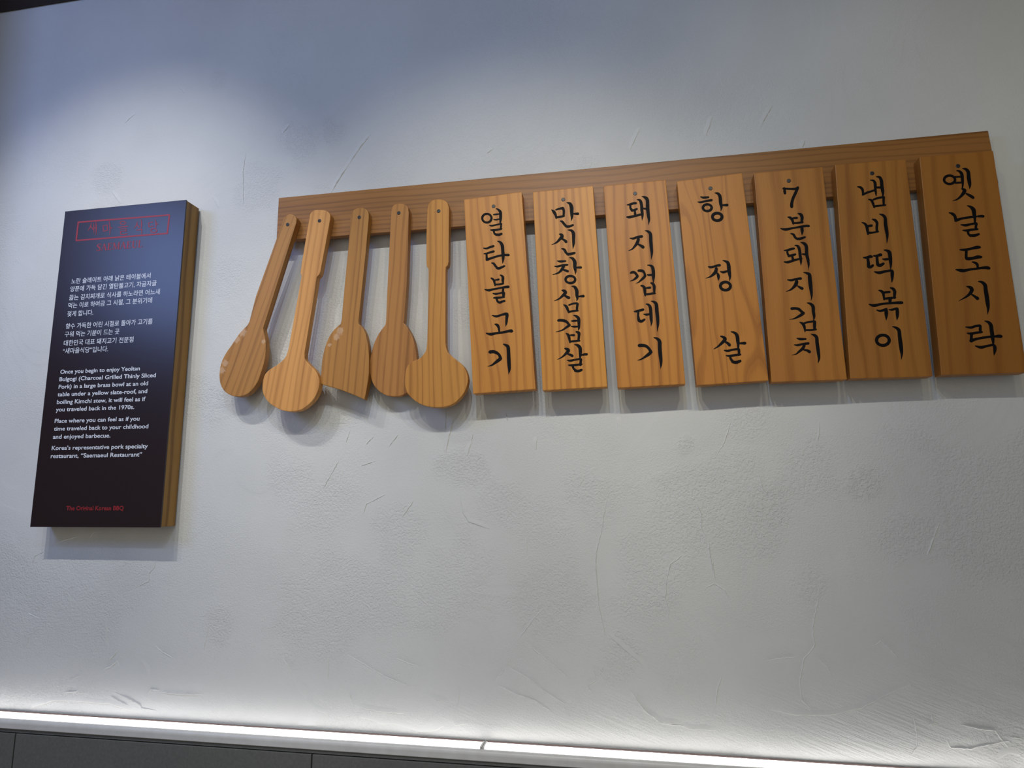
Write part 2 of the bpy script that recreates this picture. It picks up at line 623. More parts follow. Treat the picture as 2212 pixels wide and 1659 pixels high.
def build_ridges():
    rnd = random.Random(4)
    bm = bmesh.new()
    ox = oy = 0
    sc = 1
    for ln in RIDGES.strip().splitlines():
        p = ln.split()
        if p[0] == '@':
            ox, oy, sc = float(p[1]), float(p[2]), float(p[3])
            continue
        k = p[0]
        pts = []
        for q in p[1:]:
            a, b = q.split(',')
            w = at(ox + float(a) / sc, oy + float(b) / sc)
            pts.append(Vector((w.x, w.z - Z0)))
        # resample with jitter
        path = []
        for a, b in zip(pts[:-1], pts[1:]):
            n = max(1, int((b - a).length / 0.004))
            for i in range(n):
                path.append(a.lerp(b, i / n))
        path.append(pts[-1])
        N = len(path)
        rows = []
        hgt = {'r': 0.0017, 'R': 0.0028, 'g': 0.0016, 'G': 0.0026}[k]
        for i, c in enumerate(path):
            t = (path[min(i + 1, N - 1)] - path[max(i - 1, 0)])
            if t.length < 1e-9: t = Vector((1, 0))
            t.normalize()
            nrm = Vector((-t.y, t.x))
            if nrm.y < 0 or (abs(nrm.y) < 1e-3 and nrm.x < 0): nrm = -nrm     # points up
            f = min(1.0, 4.0 * min(i, N - 1 - i) / max(1, N - 1) + 0.15) * rnd.uniform(0.45, 1.0)
            c = c + nrm * rnd.uniform(-0.0006, 0.0006)
            hh = hgt * f
            if k in 'rR':
                wd_ = (0.0014 if k == 'r' else 0.0020) * rnd.uniform(0.7, 1.2)
                sec = [(wd_, 0), (0.0002, hh), (-wd_, 0)]
            else:
                sec = [(0.011, 0), (0.001, hh), (-0.0004, hh * 0.9), (-0.0009, 0)]
            row = []
            for s_, h_ in sec:
                q = c + nrm * s_
                base = SURF(q.x, q.y)
                row.append(bm.verts.new((q.x, base + (0.0003 if h_ == 0 else -h_), q.y + Z0)))
            rows.append(row)
        for a, b in zip(rows[:-1], rows[1:]):
            for j in range(len(a) - 1):
                fc = bm.faces.new((a[j], a[j + 1], b[j + 1], b[j]))
                fc.smooth = k in 'gG'
    me = bpy.data.meshes.new('plaster_ridges')
    bm.to_mesh(me)
    bm.free()
    m = NT('plaster_ridge')
    m.b.inputs['Base Color'].default_value = (0.63, 0.63, 0.615, 1)
    m.b.inputs['Roughness'].default_value = 0.72
    o = link_mesh('plaster_ridges', me, m.m, wall)
    o['kind'] = 'stuff'


build_ridges()

# ------------------------------------------------------------------ room shell
def structure(name, bm, mat, parent=None):
    o = from_bm(name, bm, mat, parent)
    o['kind'] = 'structure'
    return o


structure('wall_upper', box((-1.83, 0.0, Z0 + 1.46), (1.60, 0.03, Z0 + 2.6)), M_WALL)
structure('wall_left', box((-1.95, -0.36, 0), (-1.832, 0.03, Z0 + 2.6)), M_DARKWOOD)
structure('trim_1', box((-1.832, -0.10, Z0 + 1.392), (-0.9, -0.0005, Z0 + 1.62), 0.004), M_DARKWOOD)
structure('ceiling', box((-1.95, -2.9, Z0 + 2.6), (1.60, 0.03, Z0 + 2.65)), M_CEIL)
structure('floor', box((-1.95, -2.9, -0.05), (1.60, 0.03, 0.0)), M_FLOOR)

# pale ledge with a rounded nose
zl = Z0 + LEDGE_Z
prof = [(0.02, zl)] + [(-0.037, zl)]
for k in range(1, 9):
    a = math.pi / 2 * k / 8
    prof.append((-0.037 - 0.008 * math.sin(a), zl - 0.009 + 0.009 * math.cos(a)))
prof += [(-0.045, zl - 0.0185), (-0.0435, zl - 0.0205), (0.02, zl - 0.0205)]
bm = extrude_profile(prof, -1.831, 1.60, 60)
led = structure('trim_2', bm, M_LEDGE)
for p in led.data.polygons: p.use_smooth = len(p.vertices) == 4 and abs(p.normal.y) > 0.02 and abs(p.normal.z) > 0.02
# dark tile-coloured strip under the ledge
structure('trim_3', box((-1.831, -0.041, zl - 0.0275), (1.60, 0.02, zl - 0.0207)), M_TILE)
# lower wall with large tiles as parts
low = structure('wall_lower', box((-1.831, -0.034, 0.0), (1.60, 0.03, zl - 0.0278)), M_GROUT)
tx = [-1.829, -1.4055, -0.677, 0.0515, 0.780, 1.508]
top = zl - 0.0300
rows_z = [(top - 0.36, top), (top - 0.723, top - 0.363), (0.0, top - 0.726)]
for zr in rows_z:
    for a, b in zip(tx[:-1], tx[1:]):
        t = from_bm('tile', box((a + 0.0014, -0.042, zr[0]), (b - 0.0014, -0.033, zr[1]), 0.0012), M_TILE, low)

# ------------------------------------------------------------------ LED strips on the ledge
# one diffuser profile after another; their joints are the dark notches on the ledge
jx = [-1.829, at(1060, 1612).x - 0.010, at(2172, 1670).x + 0.002, 1.55]
LLAB = ['glowing white strip light on the ledge, left of the notched joint under the spatulas',
        'glowing white strip light on the ledge, middle length under the menu planks',
        'glowing white strip light on the ledge, short length at the far right corner']
for i in range(3):
    a, b = jx[i] + 0.0008, jx[i + 1] - 0.0008
    e = empty('strip_light', ((a + b) / 2, -0.018, zl))
    tag(e, LLAB[i], 'strip light', 'strip lights along the ledge')
    pr = [(-0.0045, zl + 0.0003)]
    for k in range(0, 9):
        t = math.pi * k / 8
        pr.append((-0.0205 + 0.0155 * math.cos(t), zl + 0.0010 + 0.0035 * math.sin(t)))
    pr.append((-0.0365, zl + 0.0003))
    from_bm('diffuser', extrude_profile(pr, a + 0.0042, b - 0.0042), M_LED, e)
    from_bm('seam_shade_strip', box((a, -0.0042, zl + 0.0002), (b, -0.0028, zl + 0.0046), 0.0003), M_SEAM_SHADE, e)  # thin strip whose dark colour stands in for the gap's shadow
    for xa, xb in ((a, a + 0.004), (b - 0.004, b)):
        from_bm('end_cap', box((xa, -0.037, zl + 0.0003), (xb, -0.0046, zl + 0.0042), 0.001), M_LEDGE, e)

# ------------------------------------------------------------------ wall sign
ys = -0.0495
c4 = [at(143.2, 456.7, ys), at(401, 431.3, ys), at(348.3, 1137.7, ys), at(62, 1140, ys)]
sx0 = (c4[0].x + c4[3].x) / 2
sx1 = (c4[1].x + c4[2].x) / 2
sz1 = (c4[0].z + c4[1].z) / 2
sz0 = (c4[2].z + c4[3].z) / 2
sign = empty('wall_sign', ((sx0 + sx1) / 2, 0, sz0))
tag(sign, 'tall dark brown story board on a thick wooden block, white print, left of the spatulas', 'sign')
M_SIDE = wood('sign_side_wood', (0.44, 0.27, 0.10), (0.16, 0.075, 0.02), 3, 'Z', 60, 0.02, 0.9, 0.55, 0.3)
m = M_SIDE
from_bm('wooden_block', box((sx0 + 0.001, ys + 0.0035, sz0 + 0.001), (sx1 - 0.0005, 0.0, sz1 - 0.001), 0.0012), m, sign)
from_bm('front_panel', box((sx0, ys, sz0), (sx1, ys + 0.0033, sz1), 0.0006), M_FACE, sign)

DEPS = []


def text_mesh(body, offset=0.0):
    cu = bpy.data.curves.new('print', 'FONT')
    cu.body = body
    cu.offset = offset
    cu.resolution_u = 3
    o = bpy.data.objects.new('print', cu)
    COL.objects.link(o)
    bpy.context.view_layer.update()
    dg = bpy.context.evaluated_depsgraph_get()
    me = bpy.data.meshes.new_from_object(o.evaluated_get(dg))
    COL.objects.unlink(o)
    bpy.data.objects.remove(o)
    return me


def print_line(body, xl, xr, zb, em, mat, offset, squash_base=None, name='printed_line'):
    me = text_mesh(body, offset)
    n = len(me.vertices)
    co = np.empty(n * 3, np.float32)
    me.vertices.foreach_get('co', co)
    co = co.reshape(-1, 3)
    mx0, mx1 = co[:, 0].min(), co[:, 0].max()
    base = 0.0 if squash_base is None else co[:, 1].min()
    new = np.empty_like(co)
    new[:, 0] = xl + (co[:, 0] - mx0) / (mx1 - mx0) * (xr - xl) - sign.location.x
    new[:, 1] = ys - 0.00025
    new[:, 2] = zb + (co[:, 1] - base) * em - sign.location.z
    me.vertices.foreach_set('co', new.ravel())
    me.materials.clear()
    me.update()
    o = link_mesh(name, me, mat, sign)
    return o


KO = [("노란 슬레이트 아래 낡은 테이블에서", -1.3785, -1.1516, 0.5232), ("양푼에 가득 담긴 열탄불고기, 자글자글", -1.3790, -1.1331, 0.5020),
      ("끓는 김치찌개로 식사를 하노라면 어느새", -1.3795, -1.1219, 0.4803), ("먹는 이로 하여금 그 시절, 그 분위기에", -1.3797, -1.1414, 0.4590),
      ("젖게 합니다.", -1.3800, -1.3049, 0.4380), ("향수 가득한 어린 시절로 돌아가 고기를", -1.3805, -1.1349, 0.4060),
      ("구워 먹는 기분이 드는 곳", -1.3808, -1.2252, 0.3853), ("대한민국 대표 돼지고기 전문점", -1.3810, -1.1837, 0.3630),
      ("“새마을식당”입니다.", -1.3812, -1.2520, 0.3428)]
for b, xl, xr, z in KO:
    print_line(b, xl, xr, Z0 + z, 0.0158, M_WHITE, 0.006, True)
EN = [("Once you begin to enjoy Yeoltan", -1.3819, -1.1587, 0.2926), ("Bulgogi (Charcoal Grilled Thinly Sliced", -1.3821, -1.1135, 0.2742),
      ("Pork) in a large brass bowl at an old", -1.3822, -1.1327, 0.2552), ("table under a yellow slate-roof, and", -1.3827, -1.1332, 0.2363),
      ("boiling Kimchi stew, it will feel as if", -1.3824, -1.1363, 0.2173), ("you traveled back in the 1970s.", -1.3829, -1.1648, 0.1988),
      ("Place where you can feel as if you", -1.3829, -1.1477, 0.1706), ("time traveled back to your childhood", -1.3825, -1.1222, 0.1516),
      ("and enjoyed barbecue.", -1.3829, -1.2228, 0.1319), ("Korea’s representative pork specialty", -1.3829, -1.1190, 0.1046),
      ("restaurant, “Saemaeul Restaurant”", -1.3832, -1.1328, 0.0853)]
for b, xl, xr, z in EN:
    print_line(b, xl, xr, Z0 + z, 0.0142, M_WHITE, 0.016)
print_line("The Original Korean BBQ", -1.3246, -1.1694, Z0 - 0.0388, 0.0140, M_RED, 0.02)


# brush strokes: a stroke is "x,y,w x,y,w ..." (w = full width), a ring is "o cx,cy,rx,ry,w"
def catmull(P, n=5):
    if len(P) == 2:
        return [tuple(P[0][i] + (P[1][i] - P[0][i]) * t / n for i in range(3)) for t in range(n + 1)]
    out = []
    for k in range(len(P) - 1):
        p0 = P[max(k - 1, 0)]
        p1, p2 = P[k], P[k + 1]
        p3 = P[min(k + 2, len(P) - 1)]
        for j in range(n):
            t = j / n
            out.append(tuple(0.5 * (2 * p1[i] + (p2[i] - p0[i]) * t + (2 * p0[i] - 5 * p1[i] + 4 * p2[i] - p3[i]) * t * t
                                    + (3 * p1[i] - p0[i] - 3 * p2[i] + p3[i]) * t ** 3) for i in range(3)))
    out.append(P[-1])
    return out


def stroke_polys(line):
    """returns lists of quads / polygons in 2-D"""
    res = []
    if line.startswith('o'):
        cx, cy, rx, ry, w = [float(v) for v in line[1:].strip().split(',')]
        n = 36
        for k in range(n):
            a, b = 2 * math.pi * k / n, 2 * math.pi * (k + 1) / n
            q = []
            for t, s in ((a, -1), (b, -1), (b, 1), (a, 1)):
                ww = w * (1 + 0.06 * math.sin(2 * t + 0.6))
                q.append((cx + (rx + s * ww / 2) * math.cos(t), cy + (ry + s * ww / 2) * math.sin(t)))
            res.append(q)
        return res
    P = [tuple(float(v) for v in q.split(',')) for q in line.split()]
    C = catmull(P)
    L, R = [], []
    for i, (x, y, w) in enumerate(C):
        a, b = C[max(i - 1, 0)], C[min(i + 1, len(C) - 1)]
        dx, dy = b[0] - a[0], b[1] - a[1]
        d = math.hypot(dx, dy) or 1
        nx, ny = -dy / d, dx / d
        w = max(w, 1.0) / 2
        L.append((x + nx * w, y + ny * w))
        R.append((x - nx * w, y - ny * w))
    for i in range(len(C) - 1):
        res.append([L[i], L[i + 1], R[i + 1], R[i]])
    for (x, y, w), q in ((C[0], C[1]), (C[-1], C[-2])):
        r = w / 2 * 0.92
        if r < 0.5: continue
        res.append([(x + r * math.cos(2 * math.pi * k / 12), y + r * math.sin(2 * math.pi * k / 12)) for k in range(12)])
    return res


def strokes_mesh(name, lines, o, s, plane, mat, parent):
    bm = bmesh.new()
    for k, ln in enumerate(lines):
        for poly in stroke_polys(ln):
            vs = [bm.verts.new(at(o[0] + x / s, o[1] + y / s, *plane) - Vector((0, 0.00003 * k + (0.000015 if len(poly) > 4 else 0), 0))) for x, y in poly]
            f = bm.faces.new(vs)
            f.normal_update()
            if f.normal.y > 0: f.normal_flip()
    bmesh.ops.transform(bm, matrix=mat_of(parent).inverted(), verts=bm.verts)
    me = bpy.data.meshes.new(name)
    bm.to_mesh(me)
    bm.free()
    return link_mesh(name, me, mat, parent)


# red stamp: frame, five brush syllables, serif capitals
STAMP = ((40, 400), 4.1477, (ys - 0.00025,))
fr = [(528, 325), (1360, 258), (1340, 440), (508, 505)]
for (o_, s_, pl_) in (STAMP,):
    corner = [(536, 332), (1352, 267), (1333, 432), (517, 496)]
    lines = []
    for a, b in zip(corner, corner[1:] + corner[:1]):
        lines.append('%f,%f,13 %f,%f,13' % (a + b))
    strokes_mesh('stamp_frame', lines, o_, s_, pl_, M_RED, sign)
    for syl in (["650,342,4 645,370,9 622,408,3", "646,368,5 668,395,9", "674,342,4 676,380,8 676,428,3", "678,384,5 692,382,5", "694,322,4 697,380,9 694,446,3"],
                ["756,362,5 762,414,8", "758,364,6 796,356,7", "796,356,7 796,408,7", "760,412,7 798,406,6", "814,322,4 820,380,9 817,448,3", "820,386,5 838,383,8"],
                ["o935,338,24,14,7", "893,378,5 930,374,8 980,368,8", "910,396,5 966,388,7", "966,388,7 963,412,7", "912,416,6 966,408,6", "914,418,7 917,440,8", "917,442,8 945,442,8 972,435,8"],
                ["1062,328,5 1060,350,9 1035,388,3", "1058,352,5 1082,378,9", "1099,306,4 1103,345,9 1100,386,5", "1056,404,6 1104,396,8", "1104,396,8 1104,440,4"],
                ["1162,338,5 1200,330,8", "1166,340,7 1168,372,8", "1168,374,8 1208,366,7", "1226,306,4 1232,345,9 1229,388,4", "1230,350,5 1248,347,8", "o1212,406,27,17,8"]):
        strokes_mesh('stamp_character', syl, o_, s_, pl_, M_RED, sign)


def capitals():
    G = {
        'S': (0.56, ["0.50,0.80,.05 0.40,0.97,.07 0.18,0.93,.12 0.10,0.74,.15 0.28,0.55,.17 0.46,0.36,.16 0.44,0.12,.12 0.22,0.03,.07 0.06,0.20,.05", "0.50,0.98,.03 0.50,0.72,.03", "0.06,0.02,.03 0.06,0.30,.03"]),
        'A': (0.74, ["0.06,0.02,.05 0.36,0.97,.07", "0.36,0.98,.13 0.64,0.02,.15", "0.18,0.36,.05 0.52,0.36,.05", "0,0.02,.05 0.18,0.02,.05", "0.50,0.02,.05 0.76,0.02,.05"]),
        'E': (0.62, ["0.15,0,.15 0.15,1,.15", "0.03,0.97,.06 0.54,0.97,.06", "0.15,0.52,.06 0.42,0.52,.06", "0.03,0.03,.06 0.56,0.03,.06", "0.54,0.97,.05 0.54,0.78,.04", "0.57,0.03,.05 0.58,0.24,.04", "0.42,0.62,.04 0.42,0.42,.04"]),
        'M': (0.90, ["0.12,0,.06 0.12,1,.08", "0.14,0.97,.15 0.44,0.04,.12", "0.44,0.04,.05 0.74,0.97,.06", "0.76,0,.14 0.76,1,.14", "0.02,0.03,.05 0.24,0.03,.05", "0.64,0.03,.05 0.90,0.03,.05", "0.02,0.97,.05 0.16,0.97,.05", "0.74,0.97,.05 0.90,0.97,.05"]),
        'U': (0.72, ["0.16,1,.15 0.16,0.30,.15 0.26,0.06,.12 0.42,0.03,.08 0.56,0.16,.06 0.58,0.98,.06", "0.02,0.97,.05 0.30,0.97,.05", "0.46,0.97,.05 0.70,0.97,.05"]),
        'L': (0.58, ["0.15,0,.15 0.15,1,.15", "0.03,0.97,.05 0.30,0.97,.05", "0.03,0.03,.06 0.54,0.03,.06", "0.55,0.03,.05 0.57,0.28,.04"])}
    word = 'SAEMAEUL'
    gap = 0.05
    tot = sum(G[c][0] + gap for c in word) - gap
    xl, xr, zb, hh = -1.3147, -1.182, Z0 + 0.6060, 0.0185
    x = 0
    bm = bmesh.new()
    for ch in word:
        for k, ln in enumerate(G[ch][1]):
            for poly in stroke_polys_cap(ln):
                vs = [bm.verts.new((xl + (x + px) / tot * (xr - xl), ys - 0.00025 - 0.00003 * k, zb + pz * hh)) for px, pz in poly]
                f = bm.faces.new(vs)
                f.normal_update()
                if f.normal.y > 0: f.normal_flip()
        x += G[ch][0] + gap
    bmesh.ops.transform(bm, matrix=mat_of(sign).inverted(), verts=bm.verts)
    me = bpy.data.meshes.new('stamp_lettering')
    bm.to_mesh(me)
    bm.free()
    link_mesh('stamp_lettering', me, M_RED, sign)


def stroke_polys_cap(ln):
    P = [tuple(float(v) * 100 for v in q.split(',')) for q in ln.split()]
    C = catmull(P, 3 if len(P) > 2 else 1)
    L, R, res = [], [], []
    for i, (x, y, w) in enumerate(C):
        a, b = C[max(i - 1, 0)], C[min(i + 1, len(C) - 1)]
        dx, dy = b[0] - a[0], b[1] - a[1]
        d = math.hypot(dx, dy) or 1
        L.append(((x - dy / d * w / 2) / 100, (y + dx / d * w / 2) / 100))
        R.append(((x + dy / d * w / 2) / 100, (y - dx / d * w / 2) / 100))
    for i in range(len(C) - 1):
        res.append([L[i], L[i + 1], R[i + 1], R[i]])
    return res


capitals()

# ------------------------------------------------------------------ hanging rail
BA, BX = -0.0265, 0.01132                       # front plane of the rail: y = BA + BX*x
rail_front = [at(602, 427.5, BA, BX), at(2134.5, 282, BA, BX), at(2157, 396, BA, BX), at(597, 520.6, BA, BX)]
rc = sum(rail_front, Vector()) / 4
rail = empty('hanging_rail', (rc.x, rc.y + 0.016, rc.z))
tag(rail, 'long brown wooden rail fixed along the wall, holding the spatulas and menu planks', 'rail')
M_RAIL = wood('rail_wood', (0.38, 0.185, 0.062), (0.19, 0.083, 0.026), 11, 'X', 80, 0.045, 0.75, 0.42, 0.3)
from_bm('rail_board', prism(rail_front, Vector((0, 0.0155, 0)), 0.0012), M_RAIL, rail)
for fx in (0.06, 0.36, 0.66, 0.94):
    p = rail_front[0].lerp(rail_front[1], fx)
    q = rail_front[3].lerp(rail_front[2], fx)
    c = p.lerp(q, 0.4)
    from_bm('wall_spacer', box((c.x - 0.012, c.y + 0.0158, c.z - 0.012), (c.x + 0.012, max(0.001, c.y + 0.017), c.z + 0.012), 0.001), M_DARKWOOD, rail)

# ------------------------------------------------------------------ spatulas
Z3 = (440, 400, 2.963)
ZB = (460, 640, 6.38)
ZD = (740, 640, 6.38)
Z7 = (600, 430, 6.635)
SP = [
    dict(lean=0.024, scr=(621.5, 485.0), scuffs=((524, 718, .016), (511, 733, .014), (486, 785, .013), (480, 800, .012), (569, 738, .008)),
         lab='leftmost wooden spatula, hanging most slanted, narrow egg-shaped blade with worn pale edge',
         col=((0.53, 0.285, 0.105), (0.28, 0.130, 0.040)), neck=(540, 706),
         pts=[(Z3, "507,228 514,207 533,191 558,186 580,194 594,215 592,243 518,478 445,711"),
              (ZB, "690,440 692,465 715,560 728,680 722,800 700,930 662,1050 620,1170 560,1260 490,1335 400,1375 300,1380 205,1345 140,1285 100,1200 88,1100 98,980 128,880 180,780 250,680 310,590 370,505 430,440 475,395 500,350 590,0")]),
    dict(lean=-0.004, scr=(690.2, 476.9), neck=(645, 775),
         lab='second wooden spatula from the left, stepped grip and round disc blade, palest of the five',
         col=((0.80, 0.44, 0.180), (0.48, 0.225, 0.078)),
         pts=[(Z7, "458,245 472,200 510,166 560,154 650,157 700,170 738,200 752,240 750,290 680,670 610,1040 595,1080 562,1115 552,1160"),
              (ZB, "1390,0 1325,395 1262,780 1262,850 1290,900 1350,960 1420,1040 1455,1110 1468,1180 1450,1290 1400,1400 1320,1490 1220,1560 1120,1585 1000,1582 900,1550 800,1490 740,1430 690,1340 680,1240 690,1150 720,1070 780,1010 860,960 930,910 990,850 1020,790 1040,720 1170,0"),
              (Z7, "335,1130 340,1100 324,1065 328,1030 345,900 425,430")]),
    dict(lean=0.016, scr=(776.1, 469.5), scuffs=((735, 715, .014), (727, 728, .012), (712, 745, .007)), neck=(756, 700),
         lab='third wooden spatula from the left, the one with a slanted straight-cut blade',
         col=((0.54, 0.285, 0.088), (0.28, 0.125, 0.032)),
         pts=[(Z3, "940,200 950,167 980,148 1015,145 1043,156 1056,185 1056,215 1035,450 990,870 992,888 1010,903 1035,950 1050,1017 1057,1090 1058,1200 1045,1290 1029,1366 1020,1368 950,1338 870,1308 800,1287 757,1274 750,1262 752,1200 758,1120 775,1040 800,975 830,930 860,900 876,886 882,860 905,600 925,400")]),
    dict(lean=0.040, scr=(861.5, 460.0), neck=(852, 700),
         lab='fourth wooden spatula from the left, egg-shaped blade tucked behind the round one',
         col=((0.57, 0.29, 0.105), (0.28, 0.120, 0.036)),
         pts=[(Z3, "1199,175 1205,142 1225,122 1255,116 1290,124 1308,145 1312,175 1308,400 1300,620 1283,860"),
              (ZD, "840,365 865,390 900,440 950,530 990,640 1010,750 1020,880 1010,1040 980,1170 935,1275 870,1340 780,1375 690,1378 600,1365 520,1320 440,1240 395,1140 375,1020 378,900 400,770 440,630 500,510 555,435 588,390 597,335 610,0"),
              (Z3, "1187,420")]),
    dict(lean=-0.012, scr=(947.6, 456.0), neck=(948, 755),
         lab='rightmost wooden spatula, stepped grip and round disc blade overlapping the neighbour on its left',
         col=((0.70, 0.36, 0.095), (0.38, 0.160, 0.032)),
         pts=[(Z3, "1430,160 1440,117 1465,96 1500,90 1535,95 1560,112 1570,145 1569,320 1567,490 1563,512 1550,525 1548,545"),
              (ZD, "1418,640 1425,700 1450,770 1510,830 1600,900 1670,970 1710,1050 1728,1140 1715,1230 1680,1320 1620,1400 1530,1480 1420,1520 1300,1530 1180,1520 1060,1480 960,1410 890,1330 862,1230 862,1100 880,990 930,915 1020,875 1080,840 1130,780 1155,720 1165,600 1180,0"),
              (Z3, "1439,545 1437,532 1427,518 1425,490 1425,320")]),
]
TH = 0.018


def smooth_closed(P):
    out = []
    n = len(P)
    for i in range(n):
        a, b = P[i], P[(i + 1) % n]
        L = math.hypot(a[0] - b[0], a[1] - b[1])
        out.append(a)
        if 3 < L < 40:
            p0, p3 = P[i - 1], P[(i + 2) % n]
            d0 = math.hypot(a[0] - p0[0], a[1] - p0[1])
            d3 = math.hypot(b[0] - p3[0], b[1] - p3[1])
            # only round where neighbours are of like spacing
            if d0 < 40 and d3 < 40:
                out.append(tuple(-0.0625 * p0[k] + 0.5625 * a[k] + 0.5625 * b[k] - 0.0625 * p3[k] for k in range(2)))
    return out


for i, sp in enumerate(SP):
    pix = []
    for (ox, oy, s_), txt in sp['pts']:
        for q in txt.split():
            a, b = q.split(',')
            pix.append((ox + float(a) / s_, oy + float(b) / s_))
    pix = smooth_closed(pix)
    bz = -sp['lean']
    scr0 = at(*sp['scr'], BA, BX)
    # plane leaning about the screw height: y = (BA - TH) + BX*x + bz*(z - zs); lower end moves by lean*(zs - z) towards the wall
    zs = (rail_front[3].lerp(rail_front[2], 0.1).z - Z0) if sp['lean'] > 0 else (scr0.z - Z0 + 0.03)
    a0 = BA - TH - 0.0004 - bz * zs
    plane = (a0, BX, bz)
    P3 = [at(x, y, *plane) for x, y in pix]
    scr = at(*sp['scr'], *plane)
    nk = at(*sp['neck'], *plane)
    tilt = math.atan2(scr.x - nk.x, scr.z - nk.z)
    e = empty('wooden_spatula', (scr.x, scr.y + TH, scr.z), (0, tilt, 0))
    tag(e, sp['lab'], 'spatula', 'wooden spatulas hanging from the rail')
    inv = mat_of(e).inverted()
    sc = [tuple(inv @ at(x, y, *plane)) + (r,) for x, y, r in sp.get('scuffs', ())]
    mt = wood('spatula_wood', sp['col'][0], sp['col'][1], 20 + i * 3.3, 'Z', 60, 0.05, 0.75, 0.5, 0.3, sc)
    bm = prism(P3, Vector((0, TH, 0)), 0.0014)
    # split handle and blade across the neck
    up = Vector((math.sin(tilt), 0, math.cos(tilt)))
    for nm, keep in (('handle', 1), ('blade', -1)):
        b2 = bm.copy()
        r = bmesh.ops.bisect_plane(b2, geom=b2.verts[:] + b2.edges[:] + b2.faces[:], plane_co=nk, plane_no=up,
                                   clear_inner=(keep == 1), clear_outer=(keep == -1))
        me = bpy.data.meshes.new(nm)
        bmesh.ops.transform(b2, matrix=mat_of(e).inverted(), verts=b2.verts)
        b2.to_mesh(me)
        b2.free()
        link_mesh(nm, me, mt, e)
    bm.free()
    from_bm('screw', disc(scr, 0.0043, 0.0008), M_SCREW, e)

# ------------------------------------------------------------------ menu planks
PT = 0.028
PL = [
    dict(c=[(1002, 431), (1127, 414.5), (1157, 840.5), (1021.6, 850.5)], scr=(1010 + 466 / 8.294, 420 + 213 / 8.294),
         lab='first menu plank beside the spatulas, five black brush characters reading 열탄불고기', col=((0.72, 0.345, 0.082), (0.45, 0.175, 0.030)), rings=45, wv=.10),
    dict(c=[(1151, 415), (1281, 401.5), (1311.7, 835.3), (1172, 843.5)], scr=(1160 + 470 / 8.294, 420 + 93 / 8.294),
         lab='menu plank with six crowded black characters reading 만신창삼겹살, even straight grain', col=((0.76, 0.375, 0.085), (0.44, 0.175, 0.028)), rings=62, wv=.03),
    dict(c=[(1303.6, 401.7), (1438, 388.4), (1480.8, 829.6), (1334, 838)], scr=(1320 + 432 / 8.294, 400 + 152 / 8.294),
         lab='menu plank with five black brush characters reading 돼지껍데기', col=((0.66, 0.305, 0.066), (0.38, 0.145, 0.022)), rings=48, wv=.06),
    dict(c=[(1462.4, 391.6), (1603, 373.6), (1660.4, 822), (1505, 832.6)], scr=(1480 + 453 / 8.294, 390 + 141 / 8.294),
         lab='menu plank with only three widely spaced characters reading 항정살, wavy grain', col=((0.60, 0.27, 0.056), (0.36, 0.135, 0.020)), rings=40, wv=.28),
    dict(c=[(1628.4, 374), (1776.7, 360.5), (1830, 819.6), (1666.7, 825.6)], scr=(1650 + 447 / 8.294, 380 + 88 / 8.294),
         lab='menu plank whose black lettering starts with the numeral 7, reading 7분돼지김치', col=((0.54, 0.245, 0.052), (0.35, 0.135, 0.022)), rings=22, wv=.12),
    dict(c=[(1803.7, 356), (1956.7, 343.8), (2015, 813), (1836.9, 818)], scr=(1830 + 445 / 8.294, 360 + 120 / 8.294),
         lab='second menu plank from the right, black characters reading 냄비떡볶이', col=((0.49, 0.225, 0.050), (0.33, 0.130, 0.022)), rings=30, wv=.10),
    dict(c=[(1986, 339), (2145.5, 325.7), (2219, 804.7), (2033.4, 810)], scr=(2010 + 490 / 8.294, 340 + 155 / 8.294),
         lab='rightmost menu plank at the end of the rail, black characters reading 옛날도시락', col=((0.44, 0.195, 0.042), (0.32, 0.130, 0.024)), rings=26, wv=.08),
]
